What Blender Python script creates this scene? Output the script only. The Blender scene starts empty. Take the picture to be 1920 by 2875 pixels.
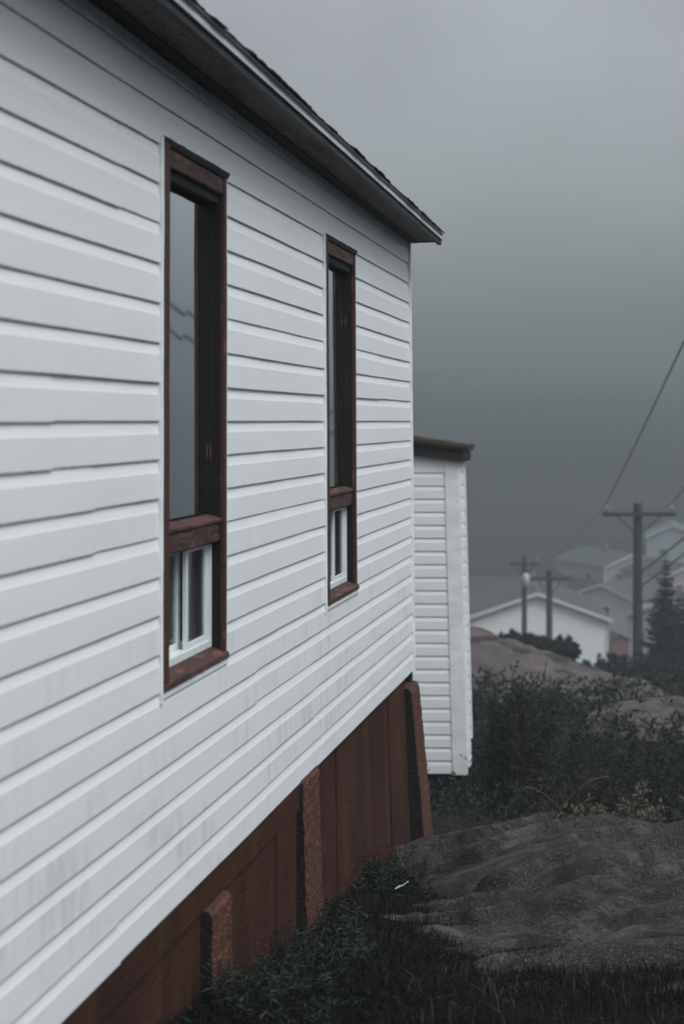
import bpy, math, random
from mathutils import Vector, noise, Matrix
R = math.radians
S = bpy.context.scene
col = S.collection
random.seed(7)

# ------------------------------------------------------------------ camera
cam = bpy.data.cameras.new("camera"); camo = bpy.data.objects.new("camera", cam); col.objects.link(camo)
camo.location = (0, 0, 0); camo.rotation_euler = (R(90), 0, 0)
cam.sensor_fit = 'VERTICAL'; cam.sensor_height = 36; cam.sensor_width = 24; cam.lens = 50
cam.shift_y = -(1437.5 - 1181.5) / 2875
cam.clip_start = 0.05; cam.clip_end = 3000
cam.dof.use_dof = True; cam.dof.focus_distance = 6.4; cam.dof.aperture_fstop = 2.7
S.camera = camo

# ------------------------------------------------------------------ sky, sun, exposure
SUN_EL, SUN_AZ = R(56), R(134)          # azimuth clockwise from +Y
w = bpy.data.worlds.new("World"); S.world = w; w.use_nodes = True
nt = w.node_tree; nt.nodes.clear()
def N(t, k, **kw):
    n = t.nodes.new(k)
    for a, b in kw.items(): setattr(n, a, b)
    return n
out = N(nt, 'ShaderNodeOutputWorld'); bg = N(nt, 'ShaderNodeBackground')
sky = N(nt, 'ShaderNodeTexSky', sky_type='NISHITA', sun_disc=False, sun_elevation=SUN_EL, sun_rotation=SUN_AZ)
bw = N(nt, 'ShaderNodeRGBToBW'); tint = N(nt, 'ShaderNodeMix', data_type='RGBA', blend_type='MIX')
tc = N(nt, 'ShaderNodeTexCoord'); sep = N(nt, 'ShaderNodeSeparateXYZ')
ramp = N(nt, 'ShaderNodeValToRGB')      # overcast sky: dim at the horizon, bright overhead
ramp.color_ramp.elements[0].position = 0.0; ramp.color_ramp.elements[0].color = (.10, .107, .110, 1)
ramp.color_ramp.elements[1].position = 1.0; ramp.color_ramp.elements[1].color = (1.0, 1.03, 1.07, 1)
for p, c in ((.08, .22), (.16, .345), (.28, .48), (.45, .88)):
    e = ramp.color_ramp.elements.new(p); e.color = (c, c * 1.035, c * 1.055, 1)
mul = N(nt, 'ShaderNodeMix', data_type='RGBA', blend_type='MULTIPLY')
tint.inputs[0].default_value = .09
L = nt.links.new
L(sky.outputs[0], bw.inputs[0]); L(bw.outputs[0], tint.inputs[6]); L(sky.outputs[0], tint.inputs[7])
L(tc.outputs['Generated'], sep.inputs[0]); L(sep.outputs[2], ramp.inputs[0])
mul.inputs[0].default_value = 1
cn = N(nt, 'ShaderNodeTexNoise'); cn.inputs['Scale'].default_value = 3.2; cn.inputs['Detail'].default_value = 4      # uneven cloud
cr = N(nt, 'ShaderNodeMapRange'); cr.inputs[1].default_value = .3; cr.inputs[2].default_value = .7; cr.inputs[3].default_value = .80; cr.inputs[4].default_value = 1.2
m2 = N(nt, 'ShaderNodeMix', data_type='RGBA', blend_type='MULTIPLY'); m2.inputs[0].default_value = 1
L(tc.outputs['Generated'], cn.inputs[0]); L(cn.outputs[0], cr.inputs[0]); L(ramp.outputs[0], m2.inputs[6]); L(cr.outputs[0], m2.inputs[7])
L(tint.outputs[2], mul.inputs[6]); L(m2.outputs[2], mul.inputs[7])
L(mul.outputs[2], bg.inputs[0]); bg.inputs[1].default_value = 0.15
L(bg.outputs[0], out.inputs[0])
sl = bpy.data.lights.new("sun", 'SUN'); sl.energy = 1.0; sl.angle = R(30); sl.color = (1, .985, .965)
so = bpy.data.objects.new("sun", sl); col.objects.link(so)
sd = Vector((math.sin(SUN_AZ) * math.cos(SUN_EL), math.cos(SUN_AZ) * math.cos(SUN_EL), math.sin(SUN_EL)))
so.rotation_euler = (-sd).to_track_quat('-Z', 'Y').to_euler(); so.location = (10, -5, 30)
S.view_settings.view_transform = 'Standard'; S.view_settings.look = 'None'
S.view_settings.exposure = 1.57; S.view_settings.gamma = 1
S.cycles.volume_bounces = 0; S.cycles.max_bounces = 6; S.cycles.transparent_max_bounces = 16
S.cycles.use_denoising = True

# ------------------------------------------------------------------ helpers
class MB:
    def __init__(s): s.v = []; s.f = []; s.m = []; s.mi = 0
    def quad(s, pts):
        i = len(s.v); s.v += [tuple(p) for p in pts]; s.f.append(tuple(range(i, i + len(pts)))); s.m.append(s.mi)
    def box(s, x0, x1, y0, y1, z0, z1):
        i = len(s.v)
        s.v += [(x0,y0,z0),(x1,y0,z0),(x1,y1,z0),(x0,y1,z0),(x0,y0,z1),(x1,y0,z1),(x1,y1,z1),(x0,y1,z1)]
        for q in ((0,3,2,1),(4,5,6,7),(0,1,5,4),(1,2,6,5),(2,3,7,6),(3,0,4,7)): s.f.append(tuple(i+k for k in q)); s.m.append(s.mi)
    def strip(s, rows, closed=False):
        n = len(rows[0]); i = len(s.v)
        for r in rows: s.v += [tuple(p) for p in r]
        for a in range(len(rows) - 1):
            for b in range(n if closed else n - 1):
                c = (b + 1) % n
                s.f.append((i+a*n+b, i+a*n+c, i+(a+1)*n+c, i+(a+1)*n+b)); s.m.append(s.mi)
    def tube(s, pts, rad, seg=6):
        rows = []
        pts = [Vector(p) for p in pts]
        for k, p in enumerate(pts):
            d = (pts[min(k+1, len(pts)-1)] - pts[max(k-1, 0)]).normalized()
            a = d.cross(Vector((0, 0, 1)) if abs(d.z) < .9 else Vector((1, 0, 0))).normalized(); b = d.cross(a)
            r = rad[k] if isinstance(rad, (list, tuple)) else rad
            rows.append([p + a * math.cos(t*2*math.pi/seg) * r + b * math.sin(t*2*math.pi/seg) * r for t in range(seg)])
        s.strip(rows, True)
        i = len(s.v); s.v += [tuple(p) for p in rows[0]]; s.f.append(tuple(range(i, i+seg))); s.m.append(s.mi)
        i = len(s.v); s.v += [tuple(p) for p in rows[-1]]; s.f.append(tuple(reversed(range(i, i+seg)))); s.m.append(s.mi)
    def build(s, name, mats, parent=None, smooth=False, xf=None, bevel=0, **kw):
        me = bpy.data.meshes.new(name)
        vs = [xf(p) for p in s.v] if xf else s.v
        fs = s.f
        if xf:                                  # mirrored mappings would turn the faces inside out
            q = [Vector(xf(p)) for p in ((1, 0, 0), (2, 0, 0), (1, 1, 0), (1, 0, 1))]
            if (q[1] - q[0]).cross(q[2] - q[0]).dot(q[3] - q[0]) < 0: fs = [tuple(reversed(f)) for f in fs]
        me.from_pydata(vs, [], fs); me.update()
        mats = mats if isinstance(mats, (list, tuple)) else [mats]
        for m in mats: me.materials.append(m)
        if len(mats) > 1: me.polygons.foreach_set('material_index', s.m)
        if smooth: me.polygons.foreach_set('use_smooth', [True] * len(me.polygons))
        o = bpy.data.objects.new(name, me); col.objects.link(o)
        if parent: o.parent = parent
        if bevel:
            b = o.modifiers.new('bevel', 'BEVEL'); b.width = bevel; b.segments = 2; b.limit_method = 'ANGLE'
        tag(o, **kw)
        return o
def tag(o, label=None, cat=None, group=None, kind=None):
    if label: o['label'] = label
    if cat: o['category'] = cat
    if group: o['group'] = group
    if kind: o['kind'] = kind
    return o
def empty(name, loc, rz=0, **kw):
    o = bpy.data.objects.new(name, None); col.objects.link(o); o.location = loc; o.rotation_euler = (0, 0, rz)
    o.empty_display_size = .2
    return tag(o, **kw)
def nz(x, y, z=0, s=1): return noise.noise(Vector((x*s, y*s, z*s)))
def fbm(x, y, z=0, o=4): return noise.fractal(Vector((x, y, z)), 1.0, 2.0, o)

def mat(name, c, rough=.7, spec=.3, var=None, bump=None, c2=None, vscale=(5, 5, 5), vfac=(.4, .6), extra=None):
    """base colour c, mixed to c2 by stretched noise, with optional noise bump (strength, scale xyz)"""
    m = bpy.data.materials.new(name); m.use_nodes = True; t = m.node_tree; b = t.nodes['Principled BSDF']
    b.inputs['Roughness'].default_value = rough; b.inputs['Specular IOR Level'].default_value = spec
    b.inputs['Base Color'].default_value = (*c, 1)
    tcn = N(t, 'ShaderNodeTexCoord')
    colour = None
    if c2:
        mp = N(t, 'ShaderNodeMapping'); mp.inputs['Scale'].default_value = vscale
        n = N(t, 'ShaderNodeTexNoise'); n.inputs['Scale'].default_value = 1; n.inputs['Detail'].default_value = 6
        n.inputs['Roughness'].default_value = .62
        r = N(t, 'ShaderNodeMapRange'); r.inputs[1].default_value, r.inputs[2].default_value = vfac
        mx = N(t, 'ShaderNodeMix', data_type='RGBA')
        mx.inputs[6].default_value = (*c, 1); mx.inputs[7].default_value = (*c2, 1)
        t.links.new(tcn.outputs['Object'], mp.inputs[0]); t.links.new(mp.outputs[0], n.inputs[0])
        t.links.new(n.outputs[0], r.inputs[0]); t.links.new(r.outputs[0], mx.inputs[0]); t.links.new(mx.outputs[2], b.inputs['Base Color'])
        colour = mx.outputs[2]
    if extra:                                 # list of (colour, scale xyz, lo, hi, maxfac): overlaid patches
        for (ec, es, lo, hi, mf) in extra:
            mp = N(t, 'ShaderNodeMapping'); mp.inputs['Scale'].default_value = es
            mp.inputs['Location'].default_value = (es[0]*.37+3, 7.1, 1.3)
            n = N(t, 'ShaderNodeTexNoise'); n.inputs['Scale'].default_value = 1; n.inputs['Detail'].default_value = 5
            r = N(t, 'ShaderNodeMapRange'); r.inputs[1].default_value = lo; r.inputs[2].default_value = hi; r.inputs[4].default_value = mf
            mx = N(t, 'ShaderNodeMix', data_type='RGBA'); mx.inputs[7].default_value = (*ec, 1)
            if colour: t.links.new(colour, mx.inputs[6])
            else: mx.inputs[6].default_value = (*c, 1)
            t.links.new(tcn.outputs['Object'], mp.inputs[0]); t.links.new(mp.outputs[0], n.inputs[0])
            t.links.new(n.outputs[0], r.inputs[0]); t.links.new(r.outputs[0], mx.inputs[0]); t.links.new(mx.outputs[2], b.inputs['Base Color'])
            colour = mx.outputs[2]
    if bump:
        prev = None
        for (st, sc, dist) in (bump if isinstance(bump, list) else [bump]):
            mp = N(t, 'ShaderNodeMapping'); mp.inputs['Scale'].default_value = sc
            n = N(t, 'ShaderNodeTexNoise'); n.inputs['Scale'].default_value = 1; n.inputs['Detail'].default_value = 8
            bp = N(t, 'ShaderNodeBump'); bp.inputs['Strength'].default_value = st; bp.inputs['Distance'].default_value = dist
            t.links.new(tcn.outputs['Object'], mp.inputs[0]); t.links.new(mp.outputs[0], n.inputs[0]); t.links.new(n.outputs[0], bp.inputs['Height'])
            if prev: t.links.new(prev, bp.inputs['Normal'])
            prev = bp.outputs[0]
        t.links.new(prev, b.inputs['Normal'])
    return m

M = {}
# ---- vinyl siding: grain bump, vertical grime streaks
def siding_mat(name, stain_lo, base=(.62, .648, .660)):
    m = bpy.data.materials.new(name); m.use_nodes = True; t = m.node_tree; b = t.nodes['Principled BSDF']; K = t.links.new
    b.inputs['Roughness'].default_value = .42; b.inputs['Specular IOR Level'].default_value = .35
    tcn = N(t, 'ShaderNodeTexCoord'); O = tcn.outputs['Object']
    def noi(sc, det=5, loc=(0, 0, 0)):
        mp = N(t, 'ShaderNodeMapping'); mp.inputs['Scale'].default_value = sc; mp.inputs['Location'].default_value = loc
        n = N(t, 'ShaderNodeTexNoise'); n.inputs['Scale'].default_value = 1; n.inputs['Detail'].default_value = det
        K(O, mp.inputs[0]); K(mp.outputs[0], n.inputs[0]); return n.outputs[0]
    def mr(x, a, b_, c=0., d=1.):
        r = N(t, 'ShaderNodeMapRange'); r.interpolation_type = 'SMOOTHSTEP'
        for i, v in enumerate((a, b_, c, d)): r.inputs[i+1].default_value = v
        K(x, r.inputs[0]); return r.outputs[0]
    def mu(a, b_):
        n = N(t, 'ShaderNodeMath', operation='MULTIPLY'); K(a, n.inputs[0])
        if isinstance(b_, float): n.inputs[1].default_value = b_
        else: K(b_, n.inputs[1])
        return n.outputs[0]
    streak = mr(noi((17, 5, 4.2), 6), .42, .66)
    patch = mr(noi((1.7, 1, 3.1), 3, (4, 1, 2)), .44, .60)
    sx = N(t, 'ShaderNodeSeparateXYZ'); K(O, sx.inputs[0])
    low = mr(sx.outputs[2], stain_lo, stain_lo - 1.3)
    at = N(t, 'ShaderNodeAttribute', attribute_name='flat')
    f1 = mu(mu(mu(streak, patch), low), at.outputs['Fac'])
    f2 = mu(mr(noi((3, 2, 5), 4, (9, 2, 2)), .4, .75), .10)
    m1 = N(t, 'ShaderNodeMix', data_type='RGBA'); m1.inputs[6].default_value = (*base, 1); m1.inputs[7].default_value = (.50, .53, .55, 1)
    m2 = N(t, 'ShaderNodeMix', data_type='RGBA'); m2.inputs[7].default_value = (.40, .43, .45, 1)
    K(f2, m1.inputs[0]); K(m1.outputs[2], m2.inputs[6]); K(mu(f1, .50), m2.inputs[0])
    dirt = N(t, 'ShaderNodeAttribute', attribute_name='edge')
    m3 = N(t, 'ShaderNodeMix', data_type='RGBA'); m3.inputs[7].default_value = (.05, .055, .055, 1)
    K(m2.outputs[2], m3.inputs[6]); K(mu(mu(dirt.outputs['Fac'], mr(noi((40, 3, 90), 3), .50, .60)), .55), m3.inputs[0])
    K(m3.outputs[2], b.inputs['Base Color'])
    bp = N(t, 'ShaderNodeBump'); bp.inputs['Strength'].default_value = .33; bp.inputs['Distance'].default_value = .0016
    K(noi((9, 2, 190), 3), bp.inputs['Height'])
    bp2 = N(t, 'ShaderNodeBump'); bp2.inputs['Strength'].default_value = .16; bp2.inputs['Distance'].default_value = .006
    K(noi((2.2, 1, 7), 2), bp2.inputs['Height']); K(bp.outputs[0], bp2.inputs['Normal']); K(bp2.outputs[0], b.inputs['Normal'])
    return m
M['siding'] = siding_mat('white vinyl siding', 2.05)
M['siding2'] = siding_mat('annex siding', .9, (.62, .645, .655))
M['trim'] = mat('white trim', (.66, .69, .70), .45, .35, c2=(.55, .58, .59), vscale=(3, 3, 6))
M['trim_grey'] = mat('grimy trim', (.50, .53, .54), .55, .3, c2=(.30, .33, .34), vscale=(30, 30, 3), vfac=(.45, .75))
M['dark'] = mat('dark backing', (.012, .013, .013), .9, .1)
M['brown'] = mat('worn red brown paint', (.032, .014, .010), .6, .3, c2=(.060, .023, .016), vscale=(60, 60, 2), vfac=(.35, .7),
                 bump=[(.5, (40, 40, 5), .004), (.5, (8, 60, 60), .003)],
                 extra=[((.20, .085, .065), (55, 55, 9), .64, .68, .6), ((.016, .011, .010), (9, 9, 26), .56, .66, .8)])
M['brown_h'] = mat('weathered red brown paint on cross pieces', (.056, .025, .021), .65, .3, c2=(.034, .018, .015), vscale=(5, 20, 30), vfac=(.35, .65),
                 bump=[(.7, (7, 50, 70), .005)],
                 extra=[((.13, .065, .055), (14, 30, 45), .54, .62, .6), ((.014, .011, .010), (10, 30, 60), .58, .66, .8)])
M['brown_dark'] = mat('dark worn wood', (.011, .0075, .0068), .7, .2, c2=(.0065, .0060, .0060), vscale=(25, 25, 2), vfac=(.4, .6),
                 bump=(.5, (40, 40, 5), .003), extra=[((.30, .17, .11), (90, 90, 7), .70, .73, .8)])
M['skirt'] = mat('red brown painted skirting boards', (.044, .0170, .0118), .8, .10, c2=(.024, .0112, .0088), vscale=(3, 3, 1.2), vfac=(.35, .65),
                 bump=[(.8, (6, 6, 46), .006), (.6, (40, 40, 7), .005)],
                 extra=[((.010, .009, .008), (30, 30, 9), .62, .68, .85), ((.022, .012, .010), (3, 3, 26), .55, .68, .5), ((.075, .030, .022), (9, 9, 4), .6, .75, .4), ((.055, .027, .013), (6, 6, .8), .55, .7, .7)])
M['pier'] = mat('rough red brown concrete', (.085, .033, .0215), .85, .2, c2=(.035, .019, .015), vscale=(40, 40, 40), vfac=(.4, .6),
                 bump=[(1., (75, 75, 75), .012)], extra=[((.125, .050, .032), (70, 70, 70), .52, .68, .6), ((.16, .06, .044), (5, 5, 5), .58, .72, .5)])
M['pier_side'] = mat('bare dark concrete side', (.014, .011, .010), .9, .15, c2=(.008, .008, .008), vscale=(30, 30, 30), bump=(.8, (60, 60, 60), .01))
M['soffit'] = mat('stained soffit board', (.17, .135, .13), .75, .2, c2=(.11, .09, .09), vscale=(4, 12, 4), vfac=(.35, .65),
                 bump=(.4, (20, 40, 20), .003), extra=[((.012, .012, .012), (22, 34, 5), .60, .66, .9), ((.03, .027, .026), (3, 14, 3), .5, .7, .7)])
M['soffit_dark'] = mat('dark soffit trim', (.035, .030, .030), .7, .2, c2=(.018, .017, .017), vscale=(6, 30, 6))
M['fascia'] = mat('black fascia board', (.018, .020, .021), .55, .3, c2=(.010, .011, .011), vscale=(8, 8, 40))
M['drip'] = mat('aluminium drip edge', (.32, .36, .38), .38, .5, c2=(.20, .23, .24), vscale=(6, 6, 40), vfac=(.3, .75))
M['shingle'] = mat('black asphalt shingle', (.028, .031, .032), .9, .15, c2=(.014, .015, .015), vscale=(60, 60, 60), bump=(.8, (150, 150, 150), .004))
M['shingle_b'] = mat('brown asphalt shingle', (.062, .045, .040), .9, .15, c2=(.035, .029, .027), vscale=(12, 12, 12), bump=(.8, (90, 90, 90), .006))
M['vinyl'] = mat('white window vinyl', (.56, .59, .60), .35, .5, c2=(.45, .51, .55), vscale=(20, 20, 3), vfac=(.45, .8))
M['curtain'] = mat('pale curtain', (.62, .66, .70), .9, .1, c2=(.52, .56, .60), vscale=(12, 12, .5))
M['room'] = mat('room wall', (.10, .105, .10), .9, .1)
M['frame_in'] = mat('inner frame', (.05, .05, .05), .6, .3)
def glass(name, fac, tintc=(1, 1, 1)):
    m = bpy.data.materials.new(name); m.use_nodes = True; t = m.node_tree; t.nodes.clear()
    o = N(t, 'ShaderNodeOutputMaterial'); g = N(t, 'ShaderNodeBsdfGlossy'); tr = N(t, 'ShaderNodeBsdfTransparent'); mx = N(t, 'ShaderNodeMixShader')
    g.inputs['Roughness'].default_value = .035; g.inputs['Color'].default_value = (.93, .97, 1, 1); tr.inputs[0].default_value = (.8, .85, .85, 1)
    fr = N(t, 'ShaderNodeFresnel'); fr.inputs[0].default_value = 1.52
    mr = N(t, 'ShaderNodeMapRange'); mr.inputs[1].default_value = 0; mr.inputs[2].default_value = .22; mr.inputs[3].default_value = .03; mr.inputs[4].default_value = fac
    ns = N(t, 'ShaderNodeTexNoise'); ns.inputs['Scale'].default_value = 1.3
    bp = N(t, 'ShaderNodeBump'); bp.inputs['Strength'].default_value = .045; bp.inputs['Distance'].default_value = .02
    t.links.new(ns.outputs[0], bp.inputs['Height']); t.links.new(bp.outputs[0], g.inputs['Normal'])
    t.links.new(fr.outputs[0], mr.inputs[0]); t.links.new(mr.outputs[0], mx.inputs[0])
    t.links.new(tr.outputs[0], mx.inputs[1]); t.links.new(g.outputs[0], mx.inputs[2]); t.links.new(mx.outputs[0], o.inputs[0])
    return m
M['glass'] = glass('window glass', .9)
M['glass_low'] = glass('slider glass', .45)

# ------------------------------------------------------------------ the near house
ANG = 77.71772718541028
P0 = (-0.7568, 3.148); Z0 = -2.0
house = empty('white_house', (P0[0], P0[1], Z0), R(ANG), label='white clapboard house with black eaves on red brown skirting, nearest the camera', cat='house')
ULEN = 5.37
def lean(u, z):
    t = max(-.5, min(1.15, (u - 1.7) / 3.6))
    return (1.05 - z) / 2.5 * .027 * t
def HX(p, wave=True):            # (u, outward offset, z) -> house local
    u, o, z = p
    o2 = o + lean(u, z)
    if wave and z > -1.5: o2 += .0022 * nz(u * 1.1, z * 1.6, 3)
    return (u, -o2, z - Z0)
def zc(k): return k * (.1157 if k > 0 else .1128)
ZB = zc(-13) - .004; ZT = 1.03
WIN = [(1.035, 1.668, -.795, .826), (3.135, 3.777, -.808, .812)]
JW = .018                         # J-channel width
UA = -4.0
PROF = [(.010, .0075), (-.0012, .0080), (-.0018, .0108), (.0014, .0120), (.35, .0116), (.655, .0110), (.672, .0103), (.72, .0090), (.80, .0072), (.90, .0056), (.99, .0046), (1.10, .0040)]
ABS = (0, 1, 2, 3)
def profile(k):
    z0, z1 = zc(k), zc(k + 1); c = z1 - z0
    out = []
    for i, (a, o) in enumerate(PROF):
        z = z0 + (a if i in ABS else a * c)
        out.append((z, o, i))
    return out
def clip(pr, lo, hi):
    res = []
    for i in range(len(pr)):
        z, o, fl = pr[i]
        if i:
            pz, po, pf = pr[i-1]
            for b in (lo, hi):
                if (pz - b) * (z - b) < 0:
                    t = (b - pz) / (z - pz); res.append((b, po + (o - po) * t, fl))
        if lo <= z <= hi: res.append((z, o, fl))
    return res
sd_ = MB(); flat = []; edge = []
rs = random.Random(3)
seams = {}
for k in range(-13, 9):
    if (k + 13) % 2 == 0: seam = [rs.uniform(.2, 5.2) for _ in range(1)]
    seams[k] = seam
seams[7] = [.72]; seams[8] = [.72]; seams[6] = [.70]; seams[5] = [.70]
seams[-13] = [.72]; seams[-12] = [.70]
for k in range(-13, 9):
    pr = profile(k)
    z0, z1 = zc(k), zc(k+1)
    regions = []                                       # (ua, ub, zlo, zhi)
    cuts = [UA]
    for (a, b, lo, hi) in WIN:
        A, B = a - JW + .006, b + JW * .5 - .003
        lo2, hi2 = lo - .012, hi + .006
        if z1 > lo2 and z0 < hi2:
            regions.append((cuts[-1], A, -9, 9)); cuts.append(B)
            if z0 < lo2: regions.append((A, B, -9, lo2))
            if z1 > hi2: regions.append((A, B, hi2, 9))
    regions.append((cuts[-1], ULEN - .03, -9, 9))
    for (a, b, lo, hi) in regions:
        p = clip(pr, max(lo, -9), min(hi, ZT))
        if len(p) < 2: continue
        marks = sorted([a, b] + [s_ + d for s_ in seams[k] for d in (-.0005, .0005) if a < s_ < b])
        us = []
        for m0, m1 in zip(marks, marks[1:]):
            n = max(1, int((m1 - m0) / .12)); us += [m0 + (m1 - m0) * i / n for i in range(n)]
        us.append(b)
        rows = []
        for u in us:
            off = .0024 if (u < seams[k][0]) else 0
            sag = .0016 * nz(u * 1.7, k * 3.3, 5)
            row = []
            for (z, o, fl) in p:
                wob = .0012 * nz(u * 3, k * 7.1 + z * 4, 1)
                row.append((u, o + off + wob, z + sag - (off * 1.3 if fl in ABS else 0)))
            rows.append(row)
            flat += [1.0 if fl in (4, 5) else (.8 if fl == 3 else .12) for (_, _, fl) in p]
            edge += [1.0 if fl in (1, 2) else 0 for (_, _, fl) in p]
        sd_.strip([list(r) for r in rows])
sid = sd_.build('siding', M['siding'], house, xf=HX)
for nm, arr in (('flat', flat), ('edge', edge)):
    a = sid.data.attributes.new(nm, 'FLOAT', 'POINT'); a.data.foreach_set('value', arr)
# sheathing behind the siding, with the openings left out
b = MB(); us = [UA, WIN[0][0] - .01, WIN[0][1] + .01, WIN[1][0] - .01, WIN[1][1] + .01, ULEN - .012]
HL = 5.2
for i in range(5):
    a0, a1 = us[i], us[i+1]
    if i in (1, 3):
        wv = WIN[i // 2]
        b.box(a0, a1, -.04, -.001, -1.46, wv[2] - .012); b.box(a0, a1, -.04, -.001, wv[3] + .01, 1.08)
    else: b.box(a0, a1, -.04, -.001, -1.46, 1.08)
b.build('sheathing', M['dark'], house, xf=HX)
# other walls, floor and ceiling of the body
b = MB()
b.box(UA, ULEN, -HL, -HL + .1, -1.46, 1.06); b.box(UA, UA + .1, -HL + .1, -.05, -1.46, 1.06)
b.box(ULEN - .11, ULEN - .012, -HL + .1, -.045, -1.46, 1.06)
b.build('wall', M['trim'], house, xf=lambda p: HX(p, False))
b = MB(); b.box(UA + .1, ULEN - .12, -HL + .1, -.05, -1.44, -1.38); b.box(UA + .1, ULEN - .12, -HL + .1, -.05, .99, 1.05)
b.box(UA + .1, ULEN - .12, -2.6, -2.5, -1.38, .99)
b.build('interior', M['room'], house, xf=lambda p: HX(p, False))
# corner post, wall-top trim
b = MB()
rows = []
for i in range(30):
    z = ZB - .0 + (1.045 - ZB) * i / 29
    rows.append([(ULEN - .034, .001, z), (ULEN - .034, .019, z), (ULEN - .028, .022, z), (ULEN - .004, .022, z), (ULEN, .018, z), (ULEN, -.06, z)])
b.strip(rows); b.build('corner_post', M['trim'], house, xf=HX)
b = MB(); b.box(ULEN - .075, ULEN - .006, -.06, .004, -1.575, -1.46); b.build('sheathing_end', M['dark'], house, xf=lambda p: HX(p, False))
b = MB(); rs = random.Random(5)
rows = []
n = 110
for i in range(n + 1):
    u = UA + (ULEN - .005 - UA) * i / n
    st = .004 if u < .9 else 0
    zt = 1.066 + .003 * nz(u * 6, 0, 9)
    rows.append([(u, .004, 1.018 - st * .4), (u, .017 + st, 1.018 - st * .4), (u, .018 + st, 1.026), (u, .010 + st, 1.032), (u, .009 + st, zt)])
b.strip(rows); b.build('frieze_trim', M['trim_grey'], house, xf=HX)
# eave
def tz(u): return .024 * (1 - u / 5.3)            # the eave has settled slightly towards the corner
UE = ULEN + .03
def EX(p):
    u, o, z = p
    return (u, -(o), z + tz(u) - Z0)
def grid_box(b, u0, u1, o0, o1, z0, z1, n=24, jit=0):
    rows = []
    for i in range(n + 1):
        u = u0 + (u1 - u0) * i / n; j = jit * nz(u * 9, o0 * 30, z0)
        rows.append([(u, o0, z0), (u, o1 + j, z0), (u, o1 + j, z1), (u, o0, z1)])
    b.strip(rows, True); b.quad(rows[0]); b.quad(rows[-1][::-1])
b = MB(); grid_box(b, UA, UE, .058, .176, 1.058, 1.070); so_ = b.build('soffit', M['soffit'], house, xf=EX)
b = MB(); grid_box(b, UA, UE - .004, .0095, .057, 1.050, 1.068, 40, .003); b.build('soffit_trim', M['soffit_dark'], house, xf=EX)
b = MB(); grid_box(b, UA, UE - .002, .177, .199, 1.036, 1.074, 60, .0012); b.build('fascia', M['fascia'], house, xf=EX)
b = MB(); rows = []
for i in range(61):
    u = UA + (UE + .01 - UA) * i / 60; j = .0015 * nz(u * 5, 4)
    rows.append([(u, .1995, 1.066 + j), (u, .2065, 1.060 + j), (u, .2095, 1.0625 + j), (u, .1990, 1.092), (u, .1985, 1.097), (u, .2095, 1.0985), (u, .2105, 1.1005), (u, .13, 1.145)])
b.strip(rows); b.build('drip_edge', M['drip'], house, xf=EX, smooth=False)
# roof: shingle courses with a ragged starter edge
b = MB(); rs = random.Random(11)
RP = math.tan(R(31))
b.quad([(UA, .16, 1.125), (UE, .16, 1.125), (UE, -HL/2, 1.125 + (HL/2 + .16) * RP), (UA, -HL/2, 1.125 + (HL/2 + .16) * RP)])
b.quad([(UE, -HL - .2, 1.125), (UA, -HL - .2, 1.125), (UA, -HL/2, 1.125 + (HL/2 + .16) * RP), (UE, -HL/2, 1.125 + (HL/2 + .16) * RP)])
b.quad([(UE - .02, -HL, 1.05), (UE - .02, .16, 1.05), (UE - .02, .16, 1.12), (UE - .02, -HL/2, 1.12 + (HL/2 + .16) * RP), (UE - .02, -HL - .1, 1.12)])
u = UA
while u < UE + .01:
    wd = rs.uniform(.12, .33); e = .214 + rs.uniform(-.003, .008); zz = 1.1025 + rs.uniform(-.002, .003); th = rs.uniform(.005, .009)
    u1 = min(u + wd, UE + .016); m = 6
    rows = []
    for i in range(m + 1):
        uu = u + (u1 - u - .003) * i / m; jj = rs.uniform(-.003, .003)
        rows.append([(uu, .12, zz + .05), (uu, e + jj, zz), (uu, e + jj, zz + th), (uu, .12, zz + .06 + th)])
    b.strip(rows, True); b.quad(rows[0]); b.quad(rows[-1][::-1])
    u = u1
for row_ in range(1, 14):
    u = UA - rs.uniform(0, .3); base = .20 - row_ * .13
    while u < UE:
        wd = rs.uniform(.28, .34); u1 = min(u + wd, UE + .012); uu = max(u, UA)
        zb = 1.107 + (.20 - base) * RP
        th = rs.uniform(.006, .011)
        b.quad([(uu, base, zb + th), (u1 - .006, base, zb + th), (u1 - .006, base - .15, zb + .15 * RP + .002), (uu, base - .15, zb + .15 * RP + .002)])
        b.quad([(uu, base, zb - .003), (u1 - .006, base, zb - .003), (u1 - .006, base, zb + th), (uu, base, zb + th)])
        u = u1
b.build('roof', M['shingle'], house, xf=EX)

# skirting boards and piers below the siding
def sko(u, z):                     # skirt face offset, flaring a little downwards towards the far corner
    t = max(0, min(1, (u - 1.8) / 3.4)); return -.006 + lean(u, -1.45) * .9 + (-1.45 - z) * .048 * t
def SX(p): return (p[0], -(p[1] + sko(p[0], p[2])), p[2] - Z0)
def gz_wall(u):                    # ground height along the wall foot
    pts = [(-2, -1.62), (.3, -1.70), (1.4, -1.84), (2.3, -2.02), (3.1, -2.13), (5, -2.40), (6, -2.55)]
    for (a, za), (c, zb2) in zip(pts, pts[1:]):
        if u <= c: return za + (zb2 - za) * (u - a) / (c - a)
    return -2.6
b = MB(); rs = random.Random(21)
panels = [(-4.0, -2.6), (-2.6, -1.2), (-1.2, .1), (.1, 1.05), (1.05, 1.9), (1.9, 2.36), (2.36, 2.66), (2.66, 3.4), (3.4, 4.16), (4.16, 4.62), (4.62, 5.12), (5.12, 5.30)]
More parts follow.
